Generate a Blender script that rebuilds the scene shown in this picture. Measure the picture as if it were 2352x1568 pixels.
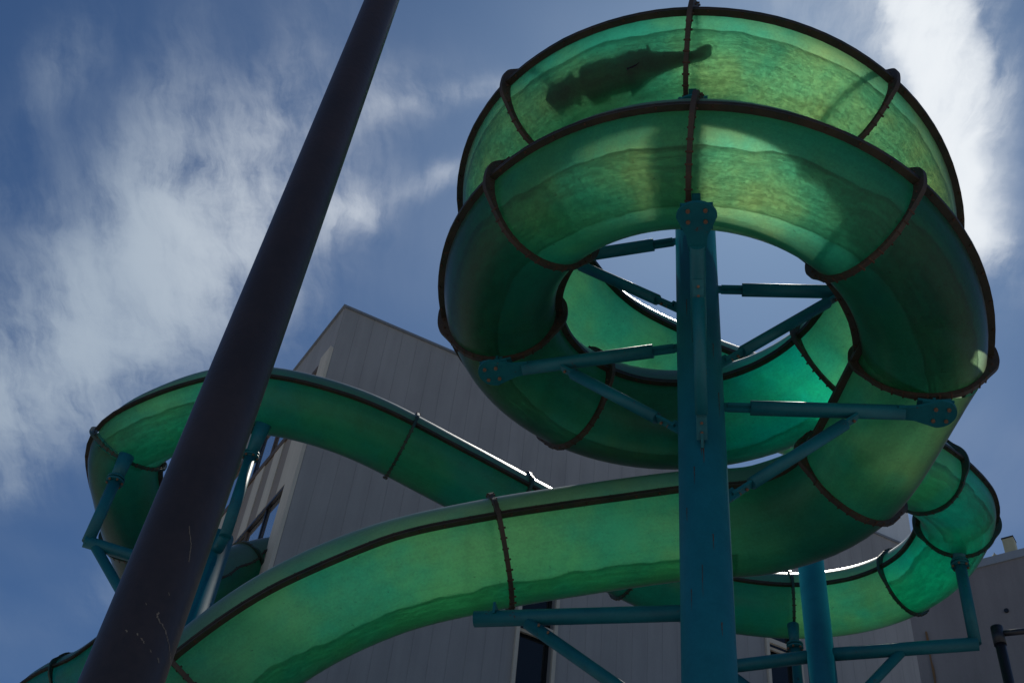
import bpy, math, random
import numpy as np
from mathutils import Vector, noise as mnoise
random.seed(4)
R_ = math.radians
sc = bpy.context.scene
for o in list(bpy.data.objects): bpy.data.objects.remove(o)
H0 = 1.6                                   # camera height; everything below is written relative to the camera

# ------------------------------------------------------------------ camera
th, ro = R_(46.673), R_(7.276)
F = Vector((0, math.cos(th), math.sin(th)))
R0 = Vector((1, 0, 0)); U0 = Vector((0, -math.sin(th), math.cos(th)))
Rv = R0*math.cos(ro) + U0*math.sin(ro); Uv = -R0*math.sin(ro) + U0*math.cos(ro)
cd = bpy.data.cameras.new("camera"); cam = bpy.data.objects.new("camera", cd)
sc.collection.objects.link(cam)
from mathutils import Matrix
m = Matrix.Identity(4)
for i in range(3):
    m[i][0] = Rv[i]; m[i][1] = Uv[i]; m[i][2] = -F[i]
m[2][3] = H0
cam.matrix_world = m
cd.sensor_width = 36; cd.lens = 36*2880/2352; cd.clip_end = 5000; cd.clip_start = .05
sc.camera = cam

# ------------------------------------------------------------------ sun, sky, exposure
SUN_EL, SUN_AZ = R_(56), R_(17.5)          # azimuth from +Y towards +X
sd = bpy.data.lights.new("sun", 'SUN'); so = bpy.data.objects.new("sun", sd); sc.collection.objects.link(so)
sd.energy = 4.5; sd.angle = R_(1.6); sd.color = (1, .95, .86)
dirv = Vector((math.cos(SUN_EL)*math.sin(SUN_AZ), math.cos(SUN_EL)*math.cos(SUN_AZ), math.sin(SUN_EL)))
so.rotation_euler = dirv.to_track_quat('Z', 'Y').to_euler()
so.location = dirv*60
sc.view_settings.view_transform = 'Standard'; sc.view_settings.look = 'None'
sc.view_settings.gamma = 1; sc.view_settings.exposure = -0.75
sc.render.engine = 'CYCLES'
sc.cycles.max_bounces = 14; sc.cycles.diffuse_bounces = 7; sc.cycles.glossy_bounces = 4
sc.cycles.transmission_bounces = 10; sc.cycles.transparent_max_bounces = 24
sc.cycles.sample_clamp_indirect = 6

class G:
    """small helper that writes maths as shader nodes"""
    def __init__(s, nt): s.nt = nt
    def n(s, t, **k):
        x = s.nt.nodes.new(t)
        for a, b in k.items(): setattr(x, a, b)
        return x
    def put(s, sock, v):
        if isinstance(v, bpy.types.NodeSocket): s.nt.links.new(v, sock)
        else: sock.default_value = v
    def m(s, op, *a):
        x = s.n('ShaderNodeMath', operation=op)
        for i, v in enumerate(a): s.put(x.inputs[i], v)
        return x.outputs[0]
    def add(s, a, b): return s.m('ADD', a, b)
    def mul(s, a, b): return s.m('MULTIPLY', a, b)
    def sub(s, a, b): return s.m('SUBTRACT', a, b)
    def smooth(s, v, a, b, c=0., d=1.):
        x = s.n('ShaderNodeMapRange', interpolation_type='SMOOTHSTEP', clamp=True)
        for i, q in enumerate((v, a, b, c, d)): s.put(x.inputs[i], q)
        return x.outputs[0]
    def noise(s, vec, scale, detail=4, rough=.5, dist=0.):
        x = s.n('ShaderNodeTexNoise'); s.put(x.inputs['Vector'], vec)
        x.inputs['Scale'].default_value = scale; x.inputs['Detail'].default_value = detail
        x.inputs['Roughness'].default_value = rough; x.inputs['Distortion'].default_value = dist
        return x.outputs['Fac']
    def mapv(s, vec, scale=(1, 1, 1), rot=(0, 0, 0), loc=(0, 0, 0)):
        x = s.n('ShaderNodeMapping'); s.put(x.inputs['Vector'], vec)
        x.inputs['Scale'].default_value = scale; x.inputs['Rotation'].default_value = rot
        x.inputs['Location'].default_value = loc
        return x.outputs[0]
    def mix(s, f, a, b):
        x = s.n('ShaderNodeMix', data_type='RGBA')
        s.put(x.inputs['Factor'], f); s.put(x.inputs['A'], a) if 0 else None
        s.put(x.inputs[6], a); s.put(x.inputs[7], b)
        return x.outputs[2]
    def comb(s, a, b, c):
        x = s.n('ShaderNodeCombineXYZ'); s.put(x.inputs[0], a); s.put(x.inputs[1], b); s.put(x.inputs[2], c)
        return x.outputs[0]
    def sep(s, v):
        x = s.n('ShaderNodeSeparateXYZ'); s.put(x.inputs[0], v); return x.outputs

wd = bpy.data.worlds.new("World"); sc.world = wd; wd.use_nodes = True
wt = wd.node_tree; wt.nodes.clear(); g = G(wt)
sky = g.n('ShaderNodeTexSky', sky_type='NISHITA'); sky.sun_disc = False
sky.sun_elevation = SUN_EL; sky.sun_rotation = SUN_AZ; sky.altitude = 100; sky.air_density = 1.0; sky.dust_density = .6; sky.ozone_density = 3.0
tc = g.n('ShaderNodeTexCoord'); dx, dy, dz = g.sep(tc.outputs['Generated'])
zz = g.m('MAXIMUM', dz, .02)
u = g.m('DIVIDE', dx, zz); v = g.m('DIVIDE', dy, zz)       # a flat cloud layer high above
P = g.comb(u, v, 0.)
# wisps drawn out along the wind
w1 = g.noise(P, 3.0, 3, .5)
Pw = g.n('ShaderNodeVectorMath', operation='ADD'); g.put(Pw.inputs[0], P)
cn = g.n('ShaderNodeTexNoise'); g.put(cn.inputs['Vector'], P); cn.inputs['Scale'].default_value = 4.5; cn.inputs['Detail'].default_value = 7; cn.inputs['Roughness'].default_value = .55
sc2 = g.n('ShaderNodeVectorMath', operation='MULTIPLY_ADD'); g.put(sc2.inputs[0], cn.outputs['Color']); sc2.inputs[1].default_value = (.11, .11, 0); sc2.inputs[2].default_value = (-.055, -.055, 0)
g.put(Pw.inputs[1], sc2.outputs[0]); Pw = Pw.outputs[0]
streak = g.noise(g.mapv(Pw, (19, 4.0, 1), (0, 0, R_(-26))), 1.0, 12, .66, .0)
puff = g.noise(Pw, 7.0, 10, .6, .2)
fine = g.noise(Pw, 22.0, 8, .6)
pu, pv, _ = g.sep(Pw)
def blob(cx, cy, ang, sx, sy, amp):
    """soft elongated patch of the cloud layer; ang = direction of its long axis"""
    ca, sa = math.cos(R_(ang)), math.sin(R_(ang))
    a = g.sub(pu, cx); b = g.sub(pv, cy)
    l = g.add(g.mul(a, ca/sx), g.mul(b, sa/sx)); t = g.add(g.mul(a, -sa/sy), g.mul(b, ca/sy))
    d = g.add(g.mul(l, l), g.mul(t, t))
    return g.mul(g.m('EXPONENT', g.mul(d, -1.)), amp)
CL = [(-.48, 1.04, -49, .21, .078, 1.25), (-.40, .915, -50, .17, .10, 1.15), (-.32, .83, -48, .13, .07, .8),
      (-.62, 1.17, -46, .16, .06, .75), (-.36, .74, -72, .12, .035, .34), (-.27, .70, -60, .12, .03, .34),
      (-.455, .68, -60, .07, .03, .30), (-.56, .80, -80, .06, .03, .22), (-.185, .805, -50, .045, .026, .62), (-.10, .66, -28, .08, .014, .34),
      (-.095, .745, -30, .045, .012, .34), (-.17, .67, -30, .08, .03, .25),
      (.316, .48, 62, .16, .027, 2.9), (.354, .585, 62, .13, .026, 3.0), (.41, .69, 62, .07, .020, 1.6),
      (.375, .53, 60, .10, .02, .45), (.24, .50, 40, .12, .05, .25), (-.60, 1.28, -50, .09, .03, .35), (-.42, 1.42, -50, .16, .05, .3)]
tot = None
for c in CL:
    b = blob(*c); tot = b if tot is None else g.add(tot, b)
veil = g.smooth(g.noise(Pw, 2.2, 3, .5), .42, .78, 0., .10)
tex = g.add(g.mul(streak, .80), g.add(g.mul(puff, .60), g.mul(fine, .26)))
dens = g.mul(tot, g.smooth(tex, .60, 1.08, .05, 1.15))
dens = g.add(dens, g.smooth(tot, 1.0, 2.4, 0., .8))
dens = g.add(dens, g.mul(veil, g.add(.4, streak)))
dens = g.sub(1., g.m('EXPONENT', g.mul(dens, -1.25)))
skt = g.n('ShaderNodeVectorMath', operation='MULTIPLY'); g.put(skt.inputs[0], sky.outputs[0]); skt.inputs[1].default_value = (.44, .66, .88)
dt = g.n('ShaderNodeVectorMath', operation='DOT_PRODUCT'); g.put(dt.inputs[0], tc.outputs['Generated']); dt.inputs[1].default_value = tuple(dirv)
fwd = g.smooth(dt.outputs['Value'], .865, .985, 0., 1.)              # cloud is brighter towards the sun
cc = g.mix(fwd, (6.3, 7.6, 9.2, 1), (14.2, 14.9, 15.6, 1))
lp = g.mix(dens, skt.outputs[0], cc)
bgd = g.n('ShaderNodeBackground'); g.put(bgd.inputs[0], lp); bgd.inputs[1].default_value = .10
wo = g.n('ShaderNodeOutputWorld'); wt.links.new(bgd.outputs[0], wo.inputs[0])

# ------------------------------------------------------------------ materials
def mat(name):
    mt = bpy.data.materials.new(name); mt.use_nodes = True
    nt = mt.node_tree; nt.nodes.clear(); gg = G(nt)
    out = gg.n('ShaderNodeOutputMaterial')
    return mt, gg, out
def obco(gg): return gg.n('ShaderNodeTexCoord').outputs['Object']
def metal(name, c1, c2, rough=.4, rust=None, rs=.0, spec=.5, bump=.08, scale=3.):
    mt, gg, out = mat(name); co = obco(gg)
    b = gg.n('ShaderNodeBsdfPrincipled')
    a = gg.noise(co, scale, 6, .6); fn = gg.noise(co, scale*14, 5, .6)
    col = gg.mix(gg.smooth(gg.add(gg.mul(a, .7), gg.mul(fn, .3)), .35, .65), (*c1, 1), (*c2, 1))
    if rust:
        rn = gg.add(gg.mul(gg.noise(co, scale*2.3, 8, .7), .7), gg.mul(gg.noise(co, scale*9, 6, .7), .3))
        k = gg.smooth(rn, .62-rs, .70-rs)
        col = gg.mix(k, col, (*rust, 1)); gg.put(b.inputs['Roughness'], gg.add(rough, gg.mul(k, .35)))
    else: gg.put(b.inputs['Roughness'], gg.add(rough-.06, gg.mul(fn, .12)))
    gg.put(b.inputs['Base Color'], col); b.inputs['Specular IOR Level'].default_value = spec
    bp = gg.n('ShaderNodeBump'); bp.inputs['Strength'].default_value = bump; bp.inputs['Distance'].default_value = .01
    gg.put(bp.inputs['Height'], fn); gg.put(b.inputs['Normal'], bp.outputs[0])
    gg.nt.links.new(b.outputs[0], out.inputs[0]); return mt
TEAL = metal('teal_paint', (.003, .115, .145), (.006, .15, .18), .48, (.09, .035, .02), .035, .4)
TEALC = metal('teal_paint_column', (.002, .13, .18), (.005, .165, .22), .60, (.05, .05, .05), -.02, .35)
DBOLT = metal('dark_bolt', (.05, .03, .02), (.10, .05, .03), .7, None, 0, .3)
RUSTB = metal('rusty_bolt', (.15, .085, .055), (.24, .13, .08), .7, None, 0, .3)
FLG = metal('dirty_flange', (.028, .030, .021), (.060, .042, .027), .5, (.13, .055, .028), .01, .4, .3, 4.)
FLGR = metal('rusty_joint', (.034, .029, .022), (.072, .047, .032), .6, (.15, .065, .035), .03, .4, .3, 4.)
FLGC = metal('clean_flange', (.012, .04, .03), (.025, .05, .035), .4, (.08, .05, .03), -.04, .4, .2, 4.)
BLK = metal('dark_pole_paint', (.034, .023, .020), (.052, .034, .030), .42, None, 0, .5, .12)
IRON = metal('black_iron', (.012, .012, .016), (.02, .02, .026), .35, None, 0, .5)

def shell_mat(name, tcol, pcol, fr=.03, glow=.085, dcol=(.10, .19, .15, 1), dif=.07, gcol=(.62, .92, .60), edge=.85):
    mt, gg, out = mat(name)
    co = obco(gg); uv = gg.n('ShaderNodeUVMap').outputs[0]
    big = gg.noise(co, 1.3, 4, .6); grn = gg.noise(co, 42, 5, .75); mid = gg.noise(co, 9, 6, .65)
    strk = gg.noise(gg.mapv(uv, (.6, 9, 1)), 1., 6, .7)
    k = gg.add(gg.mul(big, .35), gg.add(gg.mul(grn, .30), gg.add(gg.mul(mid, .15), gg.mul(strk, .2))))
    k = gg.smooth(k, .38, .62, .76, 1.12)
    dot = gg.smooth(gg.noise(co, 17, 3, .8), .66, .72, 1., .62)
    k = gg.mul(k, dot)
    hue = gg.smooth(gg.add(gg.mul(gg.noise(co, .75, 3, .5), .8), gg.mul(gg.noise(co, 3.1, 4, .6), .2)), .40, .60)   # sun-yellowed to teal patches
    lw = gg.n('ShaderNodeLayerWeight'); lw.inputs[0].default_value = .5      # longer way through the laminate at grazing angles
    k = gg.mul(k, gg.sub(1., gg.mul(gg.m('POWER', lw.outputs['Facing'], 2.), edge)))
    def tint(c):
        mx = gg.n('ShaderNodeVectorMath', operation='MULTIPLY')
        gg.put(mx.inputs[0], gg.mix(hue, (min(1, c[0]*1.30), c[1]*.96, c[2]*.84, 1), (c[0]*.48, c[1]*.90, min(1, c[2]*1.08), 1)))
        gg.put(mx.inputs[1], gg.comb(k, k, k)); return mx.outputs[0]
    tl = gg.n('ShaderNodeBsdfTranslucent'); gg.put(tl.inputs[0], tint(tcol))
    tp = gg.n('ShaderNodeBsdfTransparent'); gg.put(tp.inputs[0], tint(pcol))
    rf = gg.n('ShaderNodeBsdfRefraction'); gg.put(rf.inputs[0], tint(gcol)); rf.inputs['Roughness'].default_value = .8; rf.inputs['IOR'].default_value = 1.12
    df = gg.n('ShaderNodeBsdfDiffuse'); df.inputs[0].default_value = dcol
    gl = gg.n('ShaderNodeBsdfGlossy'); gl.inputs['Roughness'].default_value = .36; gl.inputs[0].default_value = (.9, .9, .9, 1)
    bp = gg.n('ShaderNodeBump'); bp.inputs['Strength'].default_value = .10; bp.inputs['Distance'].default_value = .02
    gg.put(bp.inputs['Height'], gg.add(gg.mul(grn, .4), mid))
    for x in (tl, df, gl): gg.put(x.inputs['Normal'], bp.outputs[0])
    m0 = gg.n('ShaderNodeMixShader'); m0.inputs[0].default_value = glow
    gg.put(m0.inputs[1], tl.outputs[0]); gg.put(m0.inputs[2], rf.outputs[0])
    m1 = gg.n('ShaderNodeMixShader'); m1.inputs[0].default_value = fr
    gg.put(m1.inputs[1], m0.outputs[0]); gg.put(m1.inputs[2], tp.outputs[0])
    m2 = gg.n('ShaderNodeMixShader'); m2.inputs[0].default_value = dif
    gg.put(m2.inputs[1], m1.outputs[0]); gg.put(m2.inputs[2], df.outputs[0])
    fz = gg.n('ShaderNodeFresnel'); fz.inputs[0].default_value = 1.45; gg.put(fz.inputs['Normal'], bp.outputs[0])
    bf = gg.n('ShaderNodeNewGeometry').outputs['Backfacing']          # the gel coat is on the outside only
    m3 = gg.n('ShaderNodeMixShader'); gg.put(m3.inputs[0], gg.mul(gg.mul(fz.outputs[0], .7), gg.sub(1., bf)))
    gg.put(m3.inputs[1], m2.outputs[0]); gg.put(m3.inputs[2], gl.outputs[0])
    gg.nt.links.new(m3.outputs[0], out.inputs[0]); return mt
SHELL = [shell_mat('green_fibreglass', (.18, .78, .48), (.44, .88, .68)),
         shell_mat('green_fibreglass_upper', (.36, .76, .54), (.56, .88, .70), .03, .085, (.17, .25, .22, 1), .40)]
SHELLT = [shell_mat('teal_green_fibreglass', (.02, .92, .64), (.16, .90, .74), .04, .16, (.06, .2, .17, 1), .05, (.10, .95, .74)),
          shell_mat('teal_green_fibreglass_upper', (.12, .86, .66), (.3, .86, .72), .04, .12, (.14, .24, .22, 1), .22, (.2, .95, .78))]
SHELLD = [shell_mat('dark_shaded_fibreglass', (.02, .34, .25), (.08, .50, .42), .02, .04),  # darker copies: opaque sections, and coil shade painted into the colour
          shell_mat('dark_shaded_fibreglass_upper', (.07, .38, .27), (.14, .50, .40), .02, .04, (.15, .24, .21, 1), .42)]
SHELLM = [shell_mat('mid_shaded_fibreglass', (.04, .46, .31), (.18, .70, .55), .03, .04), SHELLD[1]]  # less dark copy, with shade from the turn above put into its colour

def water_mat(wcol=(1.0, .99, .84)):
    mt, gg, out = mat('thin_running_water')
    uv = gg.n('ShaderNodeUVMap').outputs[0]; co = obco(gg)
    _, vv, _ = gg.sep(uv)
    rip = gg.noise(gg.mapv(uv, (20, 15, 1)), 1., 6, .75, 1.2)
    fr = gg.noise(gg.mapv(uv, (2.2, 16, 1), (0, 0, .1)), 1., 7, .7, .6)
    k = gg.smooth(gg.add(gg.mul(rip, .6), gg.mul(fr, .4)), .42, .60, .52, 1.0)
    en = gg.mul(gg.noise(gg.mapv(uv, (5, 3, 1)), 1., 6, .7, .5), .22)
    edge = gg.mul(gg.smooth(vv, .0, en, .62, 1.), gg.smooth(vv, .93, 1., 1., .72))
    k = gg.mul(k, edge)
    mx = gg.n('ShaderNodeVectorMath', operation='MULTIPLY'); mx.inputs[0].default_value = wcol
    gg.put(mx.inputs[1], gg.comb(k, k, k))
    tp = gg.n('ShaderNodeBsdfTransparent'); gg.put(tp.inputs[0], mx.outputs[0])
    tl = gg.n('ShaderNodeBsdfTranslucent'); gg.put(tl.inputs[0], mx.outputs[0])
    m1 = gg.n('ShaderNodeMixShader'); m1.inputs[0].default_value = .25
    gg.put(m1.inputs[1], tp.outputs[0]); gg.put(m1.inputs[2], tl.outputs[0])
    gg.nt.links.new(m1.outputs[0], out.inputs[0]); return mt
WATER = water_mat(); WATERT = water_mat((.42, .93, .78))

def wall_mat(name, c, seam=None, cdark=None, dirt=.25):
    mt, gg, out = mat(name); co = obco(gg)
    b = gg.n('ShaderNodeBsdfPrincipled'); b.inputs['Roughness'].default_value = .75
    n1 = gg.noise(co, .35, 6, .6); n2 = gg.noise(co, 30, 4, .6)
    st = gg.noise(gg.mapv(co, (2.5, 2.5, .25)), 1., 6, .65)
    k = gg.smooth(gg.add(gg.mul(n1, .4), gg.add(gg.mul(n2, .15), gg.mul(st, .45))), .3, .7)
    cd_ = tuple(x*(1-dirt) for x in c)
    col = gg.mix(k, (*cd_, 1), (*c, 1))
    if seam:
        uv = gg.n('ShaderNodeUVMap').outputs[0]; uu, vv, _ = gg.sep(uv)
        fr = gg.m('ABSOLUTE', gg.sub(gg.m('FRACT', gg.m('DIVIDE', uu, seam)), .5))
        ln = gg.smooth(fr, .475, .49, 0., 1.)
        pn = gg.n('ShaderNodeTexWhiteNoise', noise_dimensions='1D'); gg.put(pn.inputs['W'], gg.m('FLOOR', gg.add(gg.m('DIVIDE', uu, seam), .0)))
        col = gg.mix(gg.mul(pn.outputs[0], .10), col, (*[x*.7 for x in c], 1))
        col = gg.mix(gg.mul(ln, .13), col, (*[x*.35 for x in c], 1))
        bp = gg.n('ShaderNodeBump'); bp.inputs['Strength'].default_value = .6; bp.inputs['Distance'].default_value = .02; bp.invert = True
        gg.put(bp.inputs['Height'], ln); gg.put(b.inputs['Normal'], bp.outputs[0])
    gg.put(b.inputs['Base Color'], col)
    gg.nt.links.new(b.outputs[0], out.inputs[0]); return mt
PANEL = wall_mat('grey_panel', (.43, .405, .385), .42)
PANELB = wall_mat('warm_grey_render', (.36, .31, .30), None, dirt=.3)
PALE = wall_mat('pale_render', (.88, .86, .82))
TRIM = wall_mat('pale_trim', (.74, .65, .52))
BRTRIM = wall_mat('brown_trim', (.14, .10, .075))
CREAM = wall_mat('cream_metal', (.62, .56, .36))
CONC = wall_mat('concrete_ground', (.42, .40, .37), dirt=.25)
RUSTW = wall_mat('rusty_strip', (.30, .16, .07), dirt=.7)
def glass_mat(name, c, rough, metallic):
    mt, gg, out = mat(name); b = gg.n('ShaderNodeBsdfPrincipled')
    b.inputs['Base Color'].default_value = (*c, 1); b.inputs['Roughness'].default_value = rough; b.inputs['Metallic'].default_value = metallic
    co = obco(gg); bp = gg.n('ShaderNodeBump'); bp.inputs['Strength'].default_value = .05; gg.put(bp.inputs['Height'], gg.noise(co, 1.2, 2, .5)); gg.put(b.inputs['Normal'], bp.outputs[0])
    gg.nt.links.new(b.outputs[0], out.inputs[0]); return mt
DGLASS = glass_mat('dark_glass', (.012, .014, .016), .06, 0)
MGLASS = glass_mat('sky_mirror_glass', (.86, .82, .78), .03, .9)
SKIN = metal('skin', (.30, .17, .12), (.36, .21, .15), .5, None, 0, .4, .05)
SWIM = metal('dark_swimwear', (.015, .018, .03), (.02, .025, .04), .7, None, 0, .3, .05)
HAIR = metal('dark_hair', (.02, .013, .01), (.03, .02, .015), .6, None, 0, .3, .1)

# ------------------------------------------------------------------ object helpers
UP = Vector((0, 0, H0))
COL = sc.collection
def empty(name, loc, label, cat, group=None):
    o = bpy.data.objects.new(name, None); COL.objects.link(o); o.location = Vector(loc)+UP
    o.empty_display_size = .3
    o['label'] = label; o['category'] = cat
    if group: o['group'] = group
    return o
class MB:
    def __init__(s): s.v = []; s.f = []; s.uv = []; s.mi = []; s.sm = []
    def face(s, idx, uv=None, mi=0, sm=True):
        s.f.append(idx); s.uv.append(uv or [(0, 0)]*len(idx)); s.mi.append(mi); s.sm.append(sm)
    def grid(s, rows, uvs=None, closed=False, mi=0, sm=True):
        b = len(s.v); n = len(rows[0])
        for r in rows: s.v += [tuple(p) for p in r]
        for i in range(len(rows)-1):
            for j in range(n-1+(1 if closed else 0)):
                j2 = (j+1) % n
                idx = [b+i*n+j, b+i*n+j2, b+(i+1)*n+j2, b+(i+1)*n+j]
                s.face(idx, [uvs[i][j], uvs[i][j2], uvs[i+1][j2], uvs[i+1][j]] if uvs else None, mi, sm)
    def tube(s, pts, r, seg=14, mi=0, cap=True, r2=None):
        pts = [Vector(p) for p in pts]; rows = []
        for i, p in enumerate(pts):
            t = (pts[min(i+1, len(pts)-1)]-pts[max(i-1, 0)]).normalized()
            a = t.orthogonal().normalized() if i == 0 else (a-t*a.dot(t)).normalized()
            b = t.cross(a); rr = r if r2 is None else r+(r2-r)*i/(len(pts)-1)
            rows.append([p+a*rr*math.cos(k/seg*2*math.pi)+b*rr*math.sin(k/seg*2*math.pi) for k in range(seg)])
        b0 = len(s.v); s.grid(rows, None, True, mi)
        if cap:
            s.face(list(range(b0, b0+seg))[::-1], mi=mi, sm=False)
            s.face(list(range(b0+(len(rows)-1)*seg, b0+len(rows)*seg)), mi=mi, sm=False)
    def box(s, c, ax, ay, az, mi=0):
        """box centred at c with half-extent vectors"""
        c, ax, ay, az = map(Vector, (c, ax, ay, az)); b = len(s.v)
        for k in (-1, 1):
            for j in (-1, 1):
                for i in (-1, 1): s.v.append(tuple(c+ax*i+ay*j+az*k))
        for q in ((0, 2, 3, 1), (4, 5, 7, 6), (0, 1, 5, 4), (2, 6, 7, 3), (0, 4, 6, 2), (1, 3, 7, 5)):
            s.face([b+x for x in q], mi=mi, sm=False)
    def prism(s, poly, n, t, mi=0):
        """flat outline extruded by +-t along n"""
        n = Vector(n)*t; b = len(s.v); k = len(poly)
        s.v += [tuple(Vector(p)-n) for p in poly]+[tuple(Vector(p)+n) for p in poly]
        s.face(list(range(b, b+k))[::-1], mi=mi, sm=False); s.face(list(range(b+k, b+2*k)), mi=mi, sm=False)
        for i in range(k):
            j = (i+1) % k; s.face([b+i, b+j, b+k+j, b+k+i], mi=mi, sm=False)
    def build(s, name, mats, parent=None, origin=None, up=True):
        me = bpy.data.meshes.new(name); off = Vector(origin) if origin is not None else (parent_origin(parent))
        me.from_pydata([tuple(Vector(p)-off) for p in s.v], [], s.f)
        ul = me.uv_layers.new(name='UVMap'); i = 0
        data = []
        for u_ in s.uv:
            for q in u_: data += [q[0], q[1]]
        ul.data.foreach_set('uv', data)
        me.polygons.foreach_set('material_index', s.mi); me.polygons.foreach_set('use_smooth', s.sm)
        for mm in (mats if isinstance(mats, (list, tuple)) else [mats]): me.materials.append(mm)
        me.update()
        o = bpy.data.objects.new(name, me); COL.objects.link(o)
        if parent: o.parent = parent
        else: o.location = off+UP
        return o
WORG = {}
def parent_origin(p):
    return WORG.get(p.name, Vector((0, 0, 0))) if p else Vector((0, 0, 0))
def thing(name, loc, label, cat, group=None):
    o = empty(name, loc, label, cat, group); WORG[o.name] = Vector(loc); return o
def sub(o, parent):            # remember origin of a part that will carry sub-parts
    WORG[o.name] = WORG[parent.name]; return o
def tag(o, label=None, cat=None, group=None, kind=None):
    if label: o['label'] = label
    if cat: o['category'] = cat
    if group: o['group'] = group
    if kind: o['kind'] = kind
    return o

# ------------------------------------------------------------------ ground
gm = MB(); S = 400
gm.v = [(-S, -S, -H0), (S, -S, -H0), (S, S, -H0), (-S, S, -H0)]; gm.face([0, 1, 2, 3], [(0, 0), (1, 0), (1, 1), (0, 1)], sm=False)
tag(gm.build('ground', CONC, None, (0, 0, 0)), kind='structure')

# ------------------------------------------------------------------ slide geometry
BE = R_(12.398)
RAD = Vector((-math.sin(BE), -math.cos(BE), 0)); LEFT = Vector((-math.cos(BE), math.sin(BE), 0))
COLUMN = Vector((8*math.sin(BE), 8*math.cos(BE), 0))
CTR = COLUMN - LEFT*.0344 - RAD*.2064
HR, HZ, HP = 1.974, 8.92, 1.579
TR, FL = .55, .095
def outw(a): return RAD*math.cos(R_(a)) + LEFT*math.sin(R_(a))
def hel(a):
    c = CTR+outw(a)*HR; return Vector((c.x, c.y, HZ+HP*(a-2.27)/360))
def catmull(P, n=8):
    P = [Vector(p) for p in P]; Q = [P[0]*2-P[1]]+P+[P[-1]*2-P[-2]]; o = []
    for i in range(1, len(Q)-2):
        p0, p1, p2, p3 = Q[i-1:i+3]
        for k in range(n):
            t = k/n
            o.append(.5*(2*p1+(p2-p0)*t+(2*p0-5*p1+4*p2-p3)*t*t+(3*p1-p0-3*p2+p3)*t**3))
    o.append(P[-1]); return o
BP = [hel(450), (.23, 9.21, 10.99), (1.0, 9.96, 10.93), (2.1, 10.57, 11.05), (3.5, 11.27, 11.35), (4.99, 12.18, 11.8), (6.29, 13.3, 12.29), (7.11, 14.51, 12.72), (7.13, 15.94, 12.86), (6.36, 16.99, 12.88), (4.94, 17.46, 12.86), (3.15, 17.24, 12.84), (1.31, 16.47, 13.03), (-.62, 15.63, 13.28), (-2.46, 15.03, 13.59), (-4.09, 14.9, 13.66), (-5.2, 14.98, 13.11), (-5.78, 15.33, 12.6), (-5.72, 16.3, 12.3), (-5.60, 17.6, 12.25), (-5.7, 19.2, 12.3), (-6.2, 21.3, 12.35), (-6.9, 23.8, 12.4), (-6.9, 27.5, 12.5)]
AP = [hel(-90), (3.458, 9.071, 8.318), (2.833, 9.735, 8.24), (1.98, 9.925, 8.146), (1.036, 10.024, 7.91), (.05, 10.123, 7.629), (-.914, 10.277, 7.302), (-1.755, 10.384, 6.736), (-2.42, 10.564, 6.038), (-2.95, 10.8, 5.25), (-3.3, 11.0, 4.4), (-3.5, 11.2, 3.4), (-3.6, 11.6, 2.2), (-3.6, 12.4, 1.0), (-3.6, 13.7, .1), (-3.6, 15.4, -.6)]
NB = 10
pathB = catmull(BP, NB); pathA = catmull(AP, NB)
bolt_rng = random.Random(9)

def frames(C):
    out = []
    for i in range(len(C)):
        T = (C[min(i+1, len(C)-1)]-C[max(i-1, 0)]).normalized()
        h = Vector((T.y, -T.x, 0)).normalized(); v = h.cross(T).normalized()
        if v.z < 0: v = -v
        out.append((T, h, v))
    return out
def resample(C, step=.12):
    L = [0]
    for a, b in zip(C[:-1], C[1:]): L.append(L[-1]+(b-a).length)
    n = max(3, int(L[-1]/step)); o = []; j = 0
    for k in range(n+1):
        t = L[-1]*k/n
        while j < len(L)-2 and L[j+1] < t: j += 1
        f = (t-L[j])/max(1e-6, L[j+1]-L[j]); o.append(C[j].lerp(C[j+1], f))
    return o
def seg_parts(slide, C, u0, material, name='tube_section', label=None):
    C = resample(C); fr = frames(C); NS = 40
    mb = MB(); rows = []; uvs = []; u = u0
    for i, (c, (T, h, v)) in enumerate(zip(C, fr)):
        if i: u += (C[i]-C[i-1]).length
        rows.append([c+(h*math.cos(k/NS*2*math.pi)+v*math.sin(k/NS*2*math.pi))*(TR+.004*math.sin(5*k/NS*2*math.pi+u)) for k in range(NS+1)])
        uvs.append([(u, k/NS*3.4) for k in range(NS+1)])
    mb.grid(rows, uvs)
    for i in range(len(mb.f)): mb.mi[i] = 1 if i % NS < NS//2 else 0       # the upper half takes the paler, more diffuse mix
    o = mb.build(name, material, slide); o.data.flip_normals()
    if label: o['label'] = label
    for sgn in (1, -1):                       # the bolted flange along each side of the section
        sb = MB()
        for (dz0, dz1) in ((.004, .022), (-.022, -.004)):
            rr = []
            for i, (c, (T, h, v)) in enumerate(zip(C, fr)):
                w = FL*.68+.005*mnoise.noise(c*3.1+Vector((sgn*7, 0, 0)))
                a = h*sgn
                rr.append([c+a*(TR-.004)+v*dz0, c+a*(TR+w)+v*dz0, c+a*(TR+w)+v*dz1, c+a*(TR-.004)+v*dz1])
            sb.grid(rr, None, True, sm=False)
        # bolts
        acc = 0
        for i in range(1, len(C)-1):
            acc += (C[i]-C[i-1]).length
            if acc > .2:
                acc = 0; T, h, v = fr[i]; p = C[i]+h*sgn*(TR+FL*.45)
                sb.tube([p-v*.036, p-v*.022], .011, 6, mi=1); sb.tube([p+v*.022, p+v*.036], .011, 6, mi=1)
        sb.build('seam_flange', [FLG, DBOLT], slide)
    return u
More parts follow.
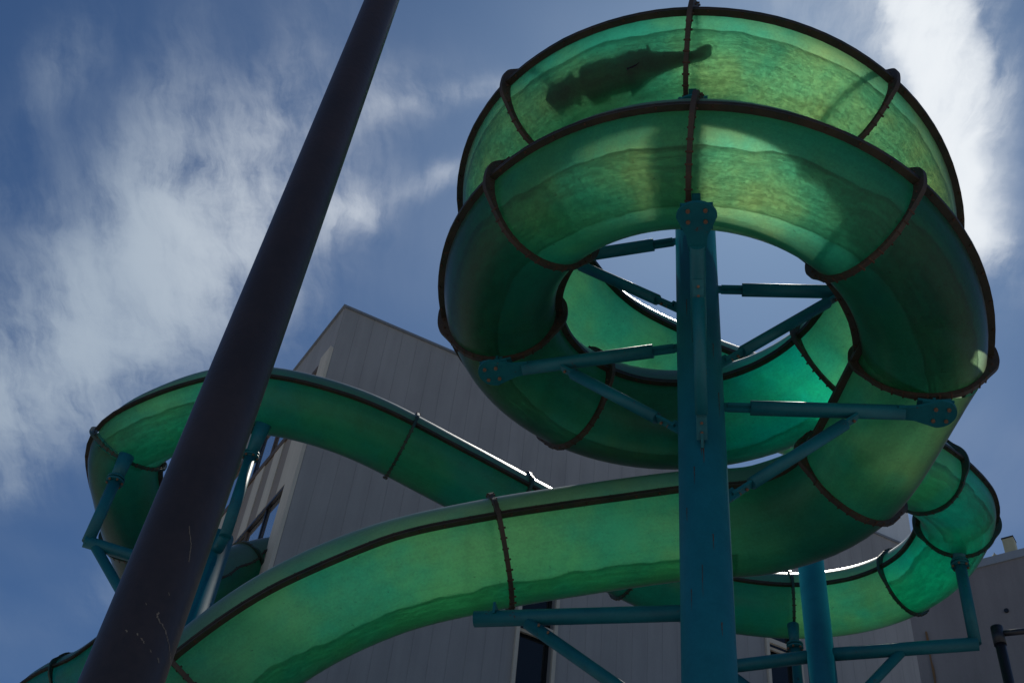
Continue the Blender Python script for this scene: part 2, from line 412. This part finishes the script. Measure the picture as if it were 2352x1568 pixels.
def ring(slide, c, T, h, v, material=None, s=0):
    mb = MB(); NS = 96
    for off in (-.022, -.001, ):
        pr = []
        for k in range(NS):
            a = k/NS*2*math.pi
            lobe = .062*math.exp(-((math.cos(a)*1.0) ** 2-1)**2/.02) if abs(math.cos(a)) > .8 else 0
            rr = TR+.046+lobe+.004*math.sin(a*9+s)
            d = h*math.cos(a)+v*math.sin(a)
            pr.append([c+d*(TR-.006)+T*off, c+d*rr+T*off, c+d*rr+T*(off+.021), c+d*(TR-.006)+T*(off+.021)])
        pr.append(pr[0]); mb.grid(pr, None, True, sm=False)
    for k in range(36):
        a = (k+.5)/36*2*math.pi; d = h*math.cos(a)+v*math.sin(a); p = c+d*(TR+.04)
        e = .012*bolt_rng.random()
        mb.tube([p-T*(.030+e), p+T*.030], .010, 6, mi=1)
    mb.build('joint_flange', [material or FLGR, DBOLT], slide)
def ring_at(slide, C, i, material=None):
    fr = frames(C); T, h, v = fr[i]; ring(slide, C[i], T, h, v, material, i)

slide = thing('water_slide', (COLUMN.x, COLUMN.y, -H0), 'long green tube slide coiling round the thick teal column and looping away behind', 'water slide')
# joints of the coil every 45 degrees
JO = 0.3
us = 0.
coil_jo = [JO+45*k for k in range(-4, 11)]
def arc(a0, a1, n=18): return [hel(a0+(a1-a0)*k/n) for k in range(n+1)]
# coil sections from the -90 joint up to 450
for k in range(-2, 10):
    a0 = -90 if k == -2 else JO+45*k
    a1 = 450 if k == 9 else JO+45*(k+1)
    us = seg_parts(slide, arc(a0, a1), us, {4: SHELLT, 1: SHELLM, 2: SHELLM, 3: SHELLD, -2: SHELLM}.get(k, SHELL))  # darker shells on the side sections paint in the upper turn's shade
for k in range(-2, 11):
    a = -90 if k == -2 else (450 if k == 10 else JO+45*k)
    C = [hel(a-1), hel(a), hel(a+1)]; ring_at(slide, C, 1)
# exit run: starts at the -90 joint
ja = [0, 10, 28, 49, 81, 110, 130, 150]
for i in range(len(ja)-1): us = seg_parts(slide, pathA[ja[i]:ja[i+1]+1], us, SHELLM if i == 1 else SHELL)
for i in ja[1:]: ring_at(slide, pathA, i)
# run behind the coil, right loop, long diagonal, left loop
jb = [0, 29, 46, 58, 71, 84, 98, 114, 125, 135, 149, 169, 185, 200, 215, 230]
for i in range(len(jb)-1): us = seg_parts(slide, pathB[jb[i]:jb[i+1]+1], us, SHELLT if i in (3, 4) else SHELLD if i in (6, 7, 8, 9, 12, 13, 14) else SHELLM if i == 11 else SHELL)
for i in jb[1:]: ring_at(slide, pathB, i, FLGC)

# water running through the coil and the exit run: a thin rippled sheet on the outer floor
def water(C, outs, lo, hi, u0=0):
    C2 = resample(C, .05); mb = MB(); rows = []; uvs = []; u = u0; fr = frames(C2); NV = 26; N = len(C2)
    for i, (c, (T, h, v)) in enumerate(zip(C2, fr)):
        if i: u += (C2[i]-C2[i-1]).length
        t = i/(N-1); o = outs(c, h); hh = h if h.dot(o) > 0 else -h
        e0 = lo(t)+7*mnoise.noise(Vector((u*1.1, 3, 0)))+3*mnoise.noise(Vector((u*3.1, 7, 0)))+2*mnoise.noise(Vector((u*9, 7, 0)))+1.2*mnoise.noise(Vector((u*27, 7, 0)))
        e1 = hi(t)+5*mnoise.noise(Vector((u*.9, 13, 0)))+2*mnoise.noise(Vector((u*6, 17, 0)))
        row = []; uvr = []
        for k in range(NV+1):
            f = k/NV; an = R_(e0+(e1-e0)*f)
            rr = TR-.006-.004*(mnoise.noise(Vector((u*9, f*14, 1)))+1)
            row.append(c+(hh*math.cos(an)-v*math.sin(an))*rr); uvr.append((u, f))
        rows.append(row); uvs.append(uvr)
    mb.grid(rows, uvs); return mb
wc = [hel(a) for a in range(-90, 451, 3)]
wo_ = lambda c, h: (Vector((c.x, c.y, 0))-Vector((CTR.x, CTR.y, 0)))
wm = water(wc, wo_, lambda t: 41-24*t, lambda t: 94)
tag(wm.build('water', WATER, None, (COLUMN.x, COLUMN.y, 0)), kind='structure')
near = lambda c, h: Vector((-c.x, -c.y, 0))
wm = water(pathA[25:], near, lambda t: 72-6*t, lambda t: 122)
tag(wm.build('water', WATERT, None, (0, 10, 0)), kind='structure')
wm = water(pathB[46:85], near, lambda t: 30, lambda t: 120)
tag(wm.build('water', WATERT, None, (6, 15, 0)), kind='structure')
wm = water(pathB[149:171], near, lambda t: 34, lambda t: 120)
tag(wm.build('water', WATERT, None, (-5, 15, 0)), kind='structure')

# ------------------------------------------------------------------ steelwork
def bolt(mb, p, n, mi=1, r=.02):
    n = Vector(n).normalized(); mb.tube([Vector(p), Vector(p)+n*.022], r, 6, mi=mi)
def arm_with_plate(par, base, a, z, ringc, bolts=True):
    """horizontal arm from the column at azimuth a ending in a tear-drop plate under the joint"""
    d = outw(a); tip = Vector((ringc.x, ringc.y, z)); root = Vector((base.x, base.y, z))
    d = (tip-root); L = d.length; d.normalize(); s = Vector((0, 0, 1)).cross(d).normalized()
    # tab on the column
    mb = MB(); mb.box(root+d*.30, d*.15, s*.012, Vector((0, 0, .045)))
    mb.box(root+d*.33, d*.10, s*.048, Vector((0, 0, .014)))
    for k in (.26, .35):
        for q in (-1, 1):
            bolt(mb, root+d*k+Vector((0, 0, -.014)), (0, 0, -1), r=.013); bolt(mb, root+d*k+s*.012*q, s*q, r=.013)
    mb.build('column_tab', [TEAL, RUSTB], par)
    mb = MB(); mb.tube([root+d*.43, tip-d*.27], .066, 16)
    arm = sub(mb.build('support_arm', TEAL, par), par)
    # tear-drop plate
    poly = []
    for k in range(15):
        t = -.5*math.pi+math.pi*k/14*1.0
        poly.append(tip+d*(.02+.15*math.cos(t))+s*.165*math.sin(t))
    poly += [tip-d*.18+s*.085, tip-d*.33+s*.072, tip-d*.33-s*.072, tip-d*.18-s*.085]
    zo = Vector((0, 0, .065))
    pb = MB(); pb.prism([p+zo*.0 for p in poly], (0, 0, 1), .013)
    for i in (-1, 1):
        for j in (-1, 1): bolt(pb, tip+d*(.035+.055*i)+s*.07*j-Vector((0, 0, .012)), (0, 0, -1), r=.0175)
    pb.build('end_plate', [TEAL, RUSTB], arm)
    # hanger between plate and joint
    hb = MB(); zt = ringc.z-TR-.01; hz = (zt-z)/2
    hb.box((tip.x, tip.y, z+hz), d*.012, s*.03, Vector((0, 0, hz))); hb.box((tip.x, tip.y, z+hz), d*.05, s*.012, Vector((0, 0, hz)))
    hb.box((tip.x, tip.y, z+.026), d*.13, s*.13, Vector((0, 0, .010)))
    # saddle following the tube
    rows = []
    for k in range(-5, 6):
        t = R_(k*2.6)
        pp = [Vector((ringc.x, ringc.y, ringc.z))+d*(TR+e)*math.sin(t)*1.0-Vector((0, 0, 1))*(TR+e)*math.cos(t) for e in (.07, .10)]
        rows.append([pp[0]-s*.035, pp[0]+s*.035, pp[1]+s*.035, pp[1]-s*.035])
    hb.grid(rows, None, True, sm=False)
    hb.build('joint_bracket', [TEAL, RUSTB], arm)
    # brace
    b0 = root+d*.24-Vector((0, 0, 1.0)); b1 = root+d*(L*.66)-Vector((0, 0, .07)); e = (b1-b0).normalized(); LL = (b1-b0).length
    n2 = s.cross(e).normalized()
    bb = MB(); bb.tube([b0+e*.20, b1-e*.14], .055, 14)
    for p, q in ((b0, 1), (b1, -1)):
        bb.box(p+e*q*.10, e*.11, s*.045, n2*.012)
        for k in (.05, .13):
            for w in (-1, 1): bolt(bb, p+e*q*k+n2*.012*w, n2*w, r=.013)
    bb.box(b0-d*.02-e*.0, e*.06, s*.012, n2*.05)
    bb.build('brace', [TEAL, RUSTB], par)
def shaft(par, p, z1, r, seg=48, name='column_shaft', mt=None):
    mb = MB(); mb.tube([(p.x, p.y, -H0), (p.x, p.y, z1)], r, seg)
    mb.tube([(p.x, p.y, -H0), (p.x, p.y, -H0+.04)], r*2.1, seg)
    return mb.build(name, [mt or TEALC], par)
col = thing('steel_column', (COLUMN.x, COLUMN.y, -H0), 'thick teal steel column up the middle of the spiral with bolted arms and rusty bolts', 'column')
shaft(col, COLUMN, 11.9, .203)
ARMS = [(360.6, 9.74), (.6, 8.16), (92, 8.555), (-88.5, 7.765), (452, 10.14), (271.5, 9.35), (181, 8.95), (541-0, 10.45)]
for a, z in ARMS[:7]:
    arm_with_plate(col, COLUMN, a, z, hel(a))

rr_ = random.Random(21); mb = MB()
def stain(z0, az, L, w):
    rows = []; n = 14
    for k in range(n+1):
        t = k/n; ww = w*(1-t)**.6*(.55+.45*rr_.random()); a0 = az+rr_.uniform(-.4, .4)
        rows.append([COLUMN+outw(a0+q_*ww)*.2042+Vector((0, 0, z0-L*t)) for q_ in (-1, 0, 1)])
    mb.grid(rows, None)
for z0, az, L, w in ((7.42, -3, .5, 3.2), (7.30, 2, .3, 2.0), (8.2, 4, .35, 2.4), (6.9, 20, .2, 1.2), (6.2, -18, .16, 1.4), (5.9, 8, .3, 1.0), (5.4, -30, .12, 1.6), (9.0, 30, .25, 1.5), (8.4, -38, .2, 1.4), (5.7, 34, .2, 1.2), (6.5, 42, .15, 1.5), (7.8, -50, .3, 1.8)):
    stain(z0, az, L, w)
mb.build('rust_stain', metal('rust_run', (.06, .03, .018), (.14, .06, .03), .8, None, 0, .2), col)

# second column hidden behind the first, with the arm under the exit run
cb = Vector((2.03, 9.28, 0))
c2 = thing('steel_column', (cb.x, cb.y, -H0), 'teal steel post right behind the thick column, its arm ending below the exit run', 'column')
shaft(c2, cb, 6.9, .15)
tipA = Vector((-.02, 9.84, 6.66)); ra = Vector((cb.x, cb.y, 6.66))
mb = MB(); mb.tube([ra, tipA], .075, 18); sub(mb.build('support_arm', TEAL, c2), c2)
dA = (tipA-ra).normalized()
mb = MB(); mb.tube([ra+Vector((0, 0, -1.35)), ra+dA*1.62+Vector((0, 0, -.06))], .06, 14)
q = ra+dA*1.52+Vector((0, -.07, -.14)); bolt(mb, q, (0, -1, 0), r=.012); bolt(mb, q-dA*.09-Vector((0, 0, .08)), (0, -1, 0), r=.012)
mb.build('brace', [TEAL, RUSTB], c2)
mb = MB(); mb.box(ra+dA*1.93+Vector((0, 0, .06)), dA*.012, dA.cross(Vector((0, 0, 1)))*.09, Vector((0, 0, .06))); mb.build('joint_bracket', TEAL, c2)

def polar(b, d, z=0): return Vector((d*math.sin(R_(b)), d*math.cos(R_(b)), z))
# right rear column carrying two outrigger arms
p2 = polar(18.1, 16.6)
c3 = thing('steel_column', (p2.x, p2.y, -H0), 'teal steel column at lower right carrying a long outrigger arm with an upright at its elbow', 'column')
shaft(c3, p2, 13.3, .205)
zA = 10.82
el = polar(25.68, 16.65, zA); rt = Vector((p2.x, p2.y, zA)); lt = polar(12.6, 16.9, zA)
def collar(mb, p, mi=0):
    for dz in (0, -.055): mb.tube([p+Vector((0, 0, dz)), p+Vector((0, 0, dz-.03))], .135, 18, mi=mi)
    for k in range(6):
        a = k/6*2*math.pi; bolt(mb, p+Vector((math.cos(a)*.115, math.sin(a)*.115, -.085)), (0, 0, -1), r=.018)
for e_, nm in ((el, 1), (lt, 2)):
    dd = (e_-rt).normalized()
    mb = MB(); mb.tube([rt, e_+dd*.04], .10, 18); mb.build('support_arm', TEAL, c3)
    mb = MB(); k = 1.15 if nm == 1 else 1.45
    mb.tube([rt+Vector((0, 0, -k*1.05)), rt+dd*k-Vector((0, 0, .05))], .075, 14)
    mb.build('brace', TEAL, c3)
up_top = Vector((7.30, 14.86, 12.02))
up_top = polar(25.75, 16.45, 12.06)
mb = MB(); mb.tube([el, up_top], .088, 16); mb.build('upright', TEAL, c3)
mb = MB(); collar(mb, up_top+Vector((0, 0, .08))); mb.tube([up_top, up_top+Vector((-.02, -.1, .38))], .10, 14, r2=.13); mb.build('pipe_collar', [TEAL, RUSTB], c3)
# thin post beneath the middle joint
p3 = polar(16.85, 17.95)
t3 = thing('support_post', (p3.x, p3.y, -H0), 'thin teal post with bolted collar just left of the lower right column', 'post')
mb = MB(); mb.tube([(p3.x, p3.y, -H0), (p3.x, p3.y, 11.85)], .078, 16); mb.build('post_shaft', TEAL, t3)
mb = MB(); collar(mb, Vector((p3.x, p3.y, 11.93))); mb.tube([(p3.x, p3.y, 11.9), (p3.x, p3.y, 12.3)], .07, 12, r2=.10); mb.build('pipe_collar', [TEAL, RUSTB], t3)

# left group
p4 = polar(-14.45, 16.2)
c4 = thing('steel_column', (p4.x, p4.y, -H0), 'teal steel column at lower left, beside the dark pole, with a cranked arm reaching left', 'column')
shaft(c4, p4, 11.5, .21)
e4 = polar(-20.75, 16.2, 10.72); r4 = Vector((p4.x, p4.y, 10.72)); d4 = (e4-r4).normalized()
mb = MB(); mb.tube([r4, e4+d4*.05], .092, 16); mb.build('support_arm', TEAL, c4)
t4 = polar(-20.65, 16.05, 11.78)
mb = MB(); mb.tube([e4, t4], .088, 16); mb.build('upright', TEAL, c4)
mb = MB(); collar(mb, t4+Vector((0, 0, .06))); mb.tube([t4, t4+Vector((.06, -.12, .42))], .09, 14, r2=.12); mb.build('pipe_collar', [TEAL, RUSTB], c4)
mb = MB(); mb.tube([r4+Vector((0, 0, -1.75)), e4-d4*.12-Vector((0, 0, .03))], .075, 14); mb.build('brace', TEAL, c4)
t5 = polar(-14.2, 15.6, 12.66)
mb = MB(); mb.tube([(t5.x, t5.y, 11.1), t5], .09, 16); mb.tube([Vector((t5.x, t5.y, 11.15)), Vector((p4.x, p4.y, 11.15))], .09, 14); mb.build('upright', TEAL, c4)
mb = MB(); collar(mb, t5+Vector((0, 0, .08))); mb.tube([t5, t5+Vector((.1, -.25, .5))], .09, 14, r2=.13); mb.build('pipe_collar', [TEAL, RUSTB], c4)

# ------------------------------------------------------------------ dark pole close to the camera
mb = MB()
pb_, pt_ = polar(-18.0, 3.0, -H0), polar(-14.52, 3.0, 7.4)
n = 24; pts = [pb_.lerp(pt_, k/n) for k in range(n+1)]
rz = lambda z: .1015+(z-1.62)*(.0755-.1015)/(5.24-1.62)
rows = []
for p in pts:
    rows.append([p+Vector((math.cos(a), math.sin(a), 0))*rz(p.z) for a in [k/64*2*math.pi for k in range(64)]])
mb.grid(rows, None, True); mb.tube([pb_, pb_+Vector((0, 0, .05))], .22, 24)
pole = thing('pole', pb_, 'dark brown painted metal pole leaning across the left foreground, scratched near its foot', 'pole')
mb.build('pole_shaft', BLK, pole)
SCR = metal('scratched_paint', (.20, .15, .11), (.28, .22, .16), .6, None, 0, .3)
def on_pole(z, ang):          # ang measured from the direction that faces the camera
    t = (z+H0)/(7.4+H0); c = pb_.lerp(pt_, t)
    f = Vector((-c.x, -c.y, 0)).normalized(); s = Vector((-f.y, f.x, 0))
    return c+(f*math.cos(R_(ang))+s*math.sin(R_(ang)))*(rz(z)+.0006)
def scratch(pts, w):
    mb = MB(); rows = []
    for i, (z, a) in enumerate(pts):
        ww = w*(.4+.6*abs(math.sin(i*2.3+z*40)))
        rows.append([on_pole(z, a-ww), on_pole(z, a+ww)])
    mb.grid(rows, None, False, sm=False); mb.build('paint_scratch', SCR, pole)
def jag(pts, n, seed, amp):
    r = random.Random(seed); o = []
    for (z0, a0), (z1, a1) in zip(pts[:-1], pts[1:]):
        for k in range(n): t = k/n; o.append((z0+(z1-z0)*t+r.uniform(-1, 1)*amp*.002, a0+(a1-a0)*t+r.uniform(-1, 1)*amp))
    return o+[pts[-1]]
scratch(jag([(2.066, 12), (2.055, 14.5), (2.018, 25), (1.985, 29), (1.965, 32)], 8, 2, .5), .9)
scratch(jag([(1.785, 13), (1.774, 14.5), (1.760, 22), (1.746, 37), (1.728, 46), (1.710, 61), (1.683, 76)], 7, 5, 1.5), 1.5)
for zz_, aa_, w_ in ((1.713, -20, 1.6), (1.709, -4, 1.2), (1.700, 4, 1.7), (1.694, 8, 1.2), (1.680, 22, 1.1), (1.673, 38, 1.8), (1.668, 40, 1.2), (1.80, -8, .8), (1.85, 18, .9)):
    scratch(jag([(zz_, aa_), (zz_-.006, aa_+2.2)], 4, int(zz_*1000), .6), w_)

# ------------------------------------------------------------------ buildings
C0 = Vector((-4.43, 22.2, 0)); DD = Vector((2.7, 1.08, 0)).normalized(); DL = Vector((-1.39, 2.6, 0)).normalized()
NR = Vector((DD.y, -DD.x, 0)); NL = Vector((-DL.y, DL.x, 0))
if NL.dot(Vector((-1, 0, 0))) < 0: NL = -NL
b1 = thing('building', (C0.x, C0.y, -H0), 'tall grey panelled block with flat roof and glazed left side behind the slide', 'building')
def wallpatch(mb, o, d, s0, s1, z0, z1, inset, n, depth=.0, mi=0):
    a = o+d*s0-n*inset; b = o+d*s1-n*inset
    i = len(mb.v); mb.v += [(a.x, a.y, z0), (b.x, b.y, z0), (b.x, b.y, z1), (a.x, a.y, z1)]
    mb.face([i, i+1, i+2, i+3], [(s0, z0), (s1, z0), (s1, z1), (s0, z1)], mi, False)
LW, LL, ZT = 18.35, 14., 24.0
ups = Vector((0, 0, 1))
mb = MB()
# right wall around two window strips
strips = [(5.82, 6.72, 10, 18.7), (12.8, 13.75, 10, 22.3)]
xs = [0, 5.82, 6.72, 12.8, 13.75, LW]
for i in range(5):
    s0, s1 = xs[i], xs[i+1]
    if i in (1, 3):
        z_ = strips[i//2]; wallpatch(mb, C0, DD, s0, s1, z_[3], ZT, 0, NR); wallpatch(mb, C0, DD, s0, s1, -H0, z_[2], 0, NR)
        for ss in (s0, s1):
            a = C0+DD*ss; b = a-NR*.22; j = len(mb.v)
            mb.v += [(a.x, a.y, z_[2]), (b.x, b.y, z_[2]), (b.x, b.y, z_[3]), (a.x, a.y, z_[3])]; mb.face([j, j+1, j+2, j+3], mi=0, sm=False)
    else: wallpatch(mb, C0, DD, s0, s1, -H0, ZT, 0, NR)
# back walls and roof
A_ = C0+DD*LW; B_ = A_+DL*LL; D_ = C0+DL*LL
for p, q_ in ((A_, B_), (B_, D_)):
    j = len(mb.v); mb.v += [(p.x, p.y, -H0), (q_.x, q_.y, -H0), (q_.x, q_.y, ZT), (p.x, p.y, ZT)]; mb.face([j, j+1, j+2, j+3], mi=0, sm=False)
# left wall: corner pillar, top fascia, lower wall
wallpatch(mb, C0, DL, 0, .62, -H0, 22.5, 0, NL); wallpatch(mb, C0, DL, 0, LL, 22.5, ZT, 0, NL); wallpatch(mb, C0, DL, .62, LL, -H0, 12, 0, NL)
for ss, z0_, z1_ in ((.62, 12, 22.5),):
    a = C0+DL*ss; b = a-NL*.5; j = len(mb.v); mb.v += [(a.x, a.y, z0_), (b.x, b.y, z0_), (b.x, b.y, z1_), (a.x, a.y, z1_)]; mb.face([j, j+1, j+2, j+3], mi=0, sm=False)
j = len(mb.v); ps = [C0+DL*.62, C0+DL*LL, C0+DL*LL-NL*.5, C0+DL*.62-NL*.5]; mb.v += [(p.x, p.y, 22.5) for p in ps]; mb.face([j, j+1, j+2, j+3], mi=0, sm=False)
mb.build('wall', [PANEL], b1)
mb = MB(); mb.prism([(p.x, p.y, ZT+.035) for p in (C0-NR*-.05+NL*.05, A_+NR*.05, B_, D_+NL*.05)], (0, 0, 1), .035); mb.build('roof', wall_mat('roof_edge', (.26, .28, .31)), b1)
for (s0, s1, z0, z1), tz in zip(strips, (16.6, 18.75)):
    mb = MB(); fw = .05
    for ss in (s0-.03, s1+.03): mb.box(C0+DD*ss+NR*.03+ups*(z0+z1)/2, DD*.045, NR*.04, ups*((z1-z0)/2+.08))
    for zq in (z1+.03, tz, tz-3.3): mb.box(C0+DD*(s0+s1)/2+NR*.0+ups*zq, DD*((s1-s0)/2-.02), NR*.03, ups*.07)
    mb.box(C0+DD*((s0+s1)/2)-NR*.12+ups*(tz-.14), DD*((s1-s0)/2-.02), NR*.03, ups*.04)
    fo = sub(mb.build('window', TRIM, b1), b1)
    mb = MB(); wallpatch(mb, C0, DD, s0, s1, z0, z1, .2, NR); mb.build('pane', DGLASS, fo)
# glazed left side
gl = MB(); wallpatch(gl, C0, DL, .62, LL, 12, 22.5, .05, NL)
gz = sub(gl.build('glazing', MGLASS, b1), b1)
for k in range(9):
    mb = MB(); s_ = 1.75+1.12*k; mb.box(C0+DL*s_+NL*-.02+ups*17.25, DL*.03, NL*.022, ups*5.2); mb.build('mullion', BRTRIM if k % 2 else IRON, gz)
# slanting-in-view spandrel band with alternating battens
mb = MB(); zc0, zc1 = 18.45, 20.5
for k in range(24):
    s0 = .64+.56*k
    mb.box(C0+DL*(s0+.28)+NL*(-.005 if k % 2 else .015)+ups*(zc0+zc1)/2, DL*.279, NL*.03, ups*(zc1-zc0)/2, mi=k % 2)
mb.build('spandrel', [TRIM, wall_mat('tan_batten', (.38, .31, .25))], b1)
mb = MB(); mb.box(C0+DL*7.3+NL*.02+ups*(zc1+.10), DL*6.6, NL*.045, ups*.10); mb.box(C0+DL*7.3-NL*.01+ups*(22.40), DL*6.6, NL*.035, ups*.09); mb.build('trim', BRTRIM, b1)
mb = MB(); mb.box(C0+DL*7.3+NL*.0+ups*(zc0-.04), DL*6.6, NL*.035, ups*.038); mb.build('trim', IRON, b1)
mb = MB(); mb.box(C0+DL*.27+NL*.05+ups*(22.5-H0)/2, DL*.27, NL*.045, ups*(22.5+H0)/2-Vector((0,0,.01))); mb.build('corner_pillar', TRIM, b1)

b2 = thing('building', polar(22, 36, -H0), 'pale rendered building rising behind the roof edge of the grey block', 'building')
def block(par, poly, z1, mt, roofm=None, name='wall'):
    mb = MB(); cen = sum((Vector((x, y, 0)) for x, y in poly), Vector())/len(poly); k = len(poly)
    j = len(mb.v); mb.v += [(x, y, -H0) for x, y in poly]+[(x, y, z1) for x, y in poly]
    for i in range(k):
        i2 = (i+1) % k; mb.face([j+i, j+i2, j+k+i2, j+k+i], sm=False)
    mb.build(name, mt, par)
    mb = MB(); mb.prism([(cen.x+(x-cen.x)*1.01, cen.y+(y-cen.y)*1.01, z1+.09) for x, y in poly], (0, 0, 1), .09); mb.build('roof', roofm or mt, par)
q = [polar(b, d) for b, d in ((19.6, 31.5), (23.6, 31.8), (23.4, 42), (19.6, 42))]
block(b2, [(p.x, p.y) for p in q], 25.6, PALE)
mb = MB(); 
PR = Vector((9.75, 19.56, 0)); DR = Vector((.77, -.57, 0)).normalized(); NRR = Vector((-.57, -.77, 0)).normalized()
b3 = thing('building', (PR.x, PR.y, -H0), 'low warm grey building with bare wall at the right edge, vents on its roof', 'building')
pa = PR+DR*-1.45; pb2 = PR+DR*1.30; pc = PR+DR*7; 
block(b3, [(pa.x, pa.y), (pc.x, pc.y), ((pc-NRR*7).x, (pc-NRR*7).y), ((pa-NRR*7).x, (pa-NRR*7).y)], 15.9, PANELB, wall_mat('light_parapet', (.40, .42, .46)))
mb = MB(); cpt = PR+DR*.38+NRR*.003+ups*14.79; mb.tube([cpt, cpt+NRR*.03], .045, 16); mb.build('wall_vent', IRON, b3)
# rusty corner strip with torn edge
mb = MB(); rows = []
for k in range(60):
    z = 5+k*.165; w = .035+.03*mnoise.noise(Vector((z*3, 0, 0)))
    a = PR+DR*-1.2+NRR*.012; rows.append([(a.x, a.y, z), tuple(a+DR*(w*.9)+ups*z), tuple(a+DR*(w*.9)+NRR*.03+ups*z), tuple(a+NRR*.03+ups*z)])
mb.grid(rows, None, True, sm=False); mb.build('corner_strip', RUSTW, b3)
rv = PR+DR*.70-NRR*.22
v1 = thing('roof_vent', rv+ups*16.08, 'cream metal flue box with side spigot on the low roof at the right edge', 'roof vent')
mb = MB(); mb.box(rv+ups*16.30, DR*.11, NRR*.11, ups*.22); mb.build('flue_box', CREAM, v1)
mb = MB(); mb.box(rv+ups*16.535, DR*.12, NRR*.12, ups*.015); mb.build('cap', IRON, v1)
mb = MB(); mb.tube([rv-DR*.11+ups*16.22, rv-DR*.33+ups*16.22], .035, 12); mb.tube([rv-DR*.33+ups*16.27, rv-DR*.33+ups*16.08], .045, 12); mb.tube([rv-DR*.33+ups*16.33, rv-DR*.33+ups*16.27], .012, 8); mb.build('spigot', CREAM, v1)

# ------------------------------------------------------------------ lower-right black lamp bracket
lb = Vector((4.06, 8.03, 5.93))
l1 = thing('lamp_post', (lb.x, lb.y, -H0), 'slim black post with a short cross arm cut off by the right edge', 'lamp post')
mb = MB(); mb.tube([(lb.x+.0, lb.y, -H0), (lb.x, lb.y, 5.95)], .040, 18); mb.build('post_shaft', IRON, l1)
mb = MB(); a = lb-ups*.02; b = Vector((4.45, 7.84, 5.90)); mb.tube([a, a.lerp(b, .62)], .024, 14); mb.tube([a.lerp(b, .60), b+(b-a)*2], .038, 14); mb.tube([a+ups*.06, a-ups*.10], .048, 18); mb.build('cross_arm', IRON, l1)

# ------------------------------------------------------------------ second slide tube leaving the glazed side
FP = [(-3.9, 23.35, 16.9), (-4.97, 23.1, 16.33), (-5.5, 22.7, 15.6), (-5.95, 22.4, 14.75), (-6.7, 22.5, 13.85), (-7.59, 23.13, 13.26), (-8.31, 23.65, 13.12), (-8.77, 24.11, 12.95), (-9.06, 24.7, 12.65), (-9.15, 25.3, 12.15), (-9.3, 26.6, 11.0), (-9.6, 28.6, 8.8), (-10, 31, 6), (-10, 34, 2.5), (-10, 36.5, -.4)]
s2 = thing('water_slide', (-5.4, 20.1, -H0), 'dark green slide tube leaving the glazed side of the grey block', 'water slide')
pf = catmull(FP, NB)
jf = [0, 13, 34, 56, 80, 100, 120, 140]
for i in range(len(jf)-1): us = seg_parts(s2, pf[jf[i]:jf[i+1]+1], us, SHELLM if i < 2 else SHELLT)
for i in jf[:-1]: ring_at(s2, pf, i, FLGC)

# ------------------------------------------------------------------ rider
def inside(a, thd, r):
    c = hel(a); o = outw(a); return c+(o*math.cos(R_(thd))-Vector((0, 0, 1))*math.sin(R_(thd)))*r
def skin(name, verts, edges, root, mt, parent, lvl=2):
    me = bpy.data.meshes.new(name); off = WORG[parent.name]
    me.from_pydata([tuple(Vector(v[0])-off) for v in verts], edges, [])
    o = bpy.data.objects.new(name, me); COL.objects.link(o); o.parent = parent
    sm = o.modifiers.new('skin', 'SKIN'); sm.use_smooth_shade = True
    for i, v_ in enumerate(verts):
        s_ = me.skin_vertices[0].data[i]; s_.radius = (v_[1], v_[2] if len(v_) > 2 else v_[1]); s_.use_root = (i == root)
    o.modifiers.new('sub', 'SUBSURF').levels = lvl; o.modifiers['sub'].render_levels = lvl
    me.materials.append(mt); return o
rp = inside(374, 55, .4)
rider = thing('person', rp, 'person sliding feet first on their back inside the topmost turn, seen as a dark shape', 'person')
V = []; E_ = []
def add(a, t, r, rad, link=None, rad2=None):
    a = 393.3-(393.5-a)*1.02; r = min(r, TR-.03-rad*1.2); V.append((inside(a, t, r), rad*1.2, (rad2 or rad)*1.2)); i = len(V)-1
    if link is not None: E_.append((link, i))
    return i
pel = add(375, 55, .40, .155, None, .13)
wst = add(378.5, 56, .40, .145, pel)
chs = add(383, 56, .38, .185, wst, .14)
upc = add(386, 56, .37, .18, chs, .13)
nck = add(388.6, 51, .37, .062, upc)
hd = add(390.2, 50, .36, .088, nck); hd2 = add(392.2, 49.5, .35, .098, hd); hd3 = add(393.6, 49.5, .35, .07, hd2)
for sg, bias in ((-1, 0), (1, 0)):
    sh = add(385.6, 54+sg*14, .39, .085, upc); 
    if sg < 0:
        elb = add(381.6, 54-17, .40, .058, sh); wr = add(377.8, 54-11, .38, .044, elb); hn = add(375.8, 46, .38, .044, wr)
    else:
        elb = add(386.0, 54+25, .40, .062, sh); wr = add(382.0, 74, .36, .046, elb); hn = add(379.6, 68, .34, .046, wr)
for sg in (-1, 1):
    hp = add(373.2, 55+sg*6, .42, .090, pel)
    kn = add(367.6, 52+sg*4.5, .46, .052, hp); cf = add(365.2, 51+sg*3.4, .48, .044, kn); an = add(360.6, 48.5+sg*2.4, .50, .028, cf)
    hl = add(359.6, 47+sg*3, .475, .038, an); ft = add(357.8, 41+sg*3, .45, .036, hl); to = add(357.0, 37+sg*3, .43, .024, ft)
skin('body', V, E_, 0, SKIN, rider)
# swimming shorts over hips and thighs
V = []; E_ = []
p0 = add(378, 55, .40, .140); p1 = add(375, 55, .40, .165, p0, .145)
for sg in (-1, 1):
    a_ = add(373.4, 55+sg*7, .41, .115, p1); add(370.6, 53.5+sg*6, .42, .095, a_)
skin('swim_shorts', V, E_, 1, SWIM, rider)
V = []; E_ = []
h0 = add(391.4, 50, .37, .085); h1 = add(393.2, 49.5, .37, .105, h0); add(394.6, 49.5, .36, .075, h1)
skin('hair', V, E_, 1, HAIR, rider)
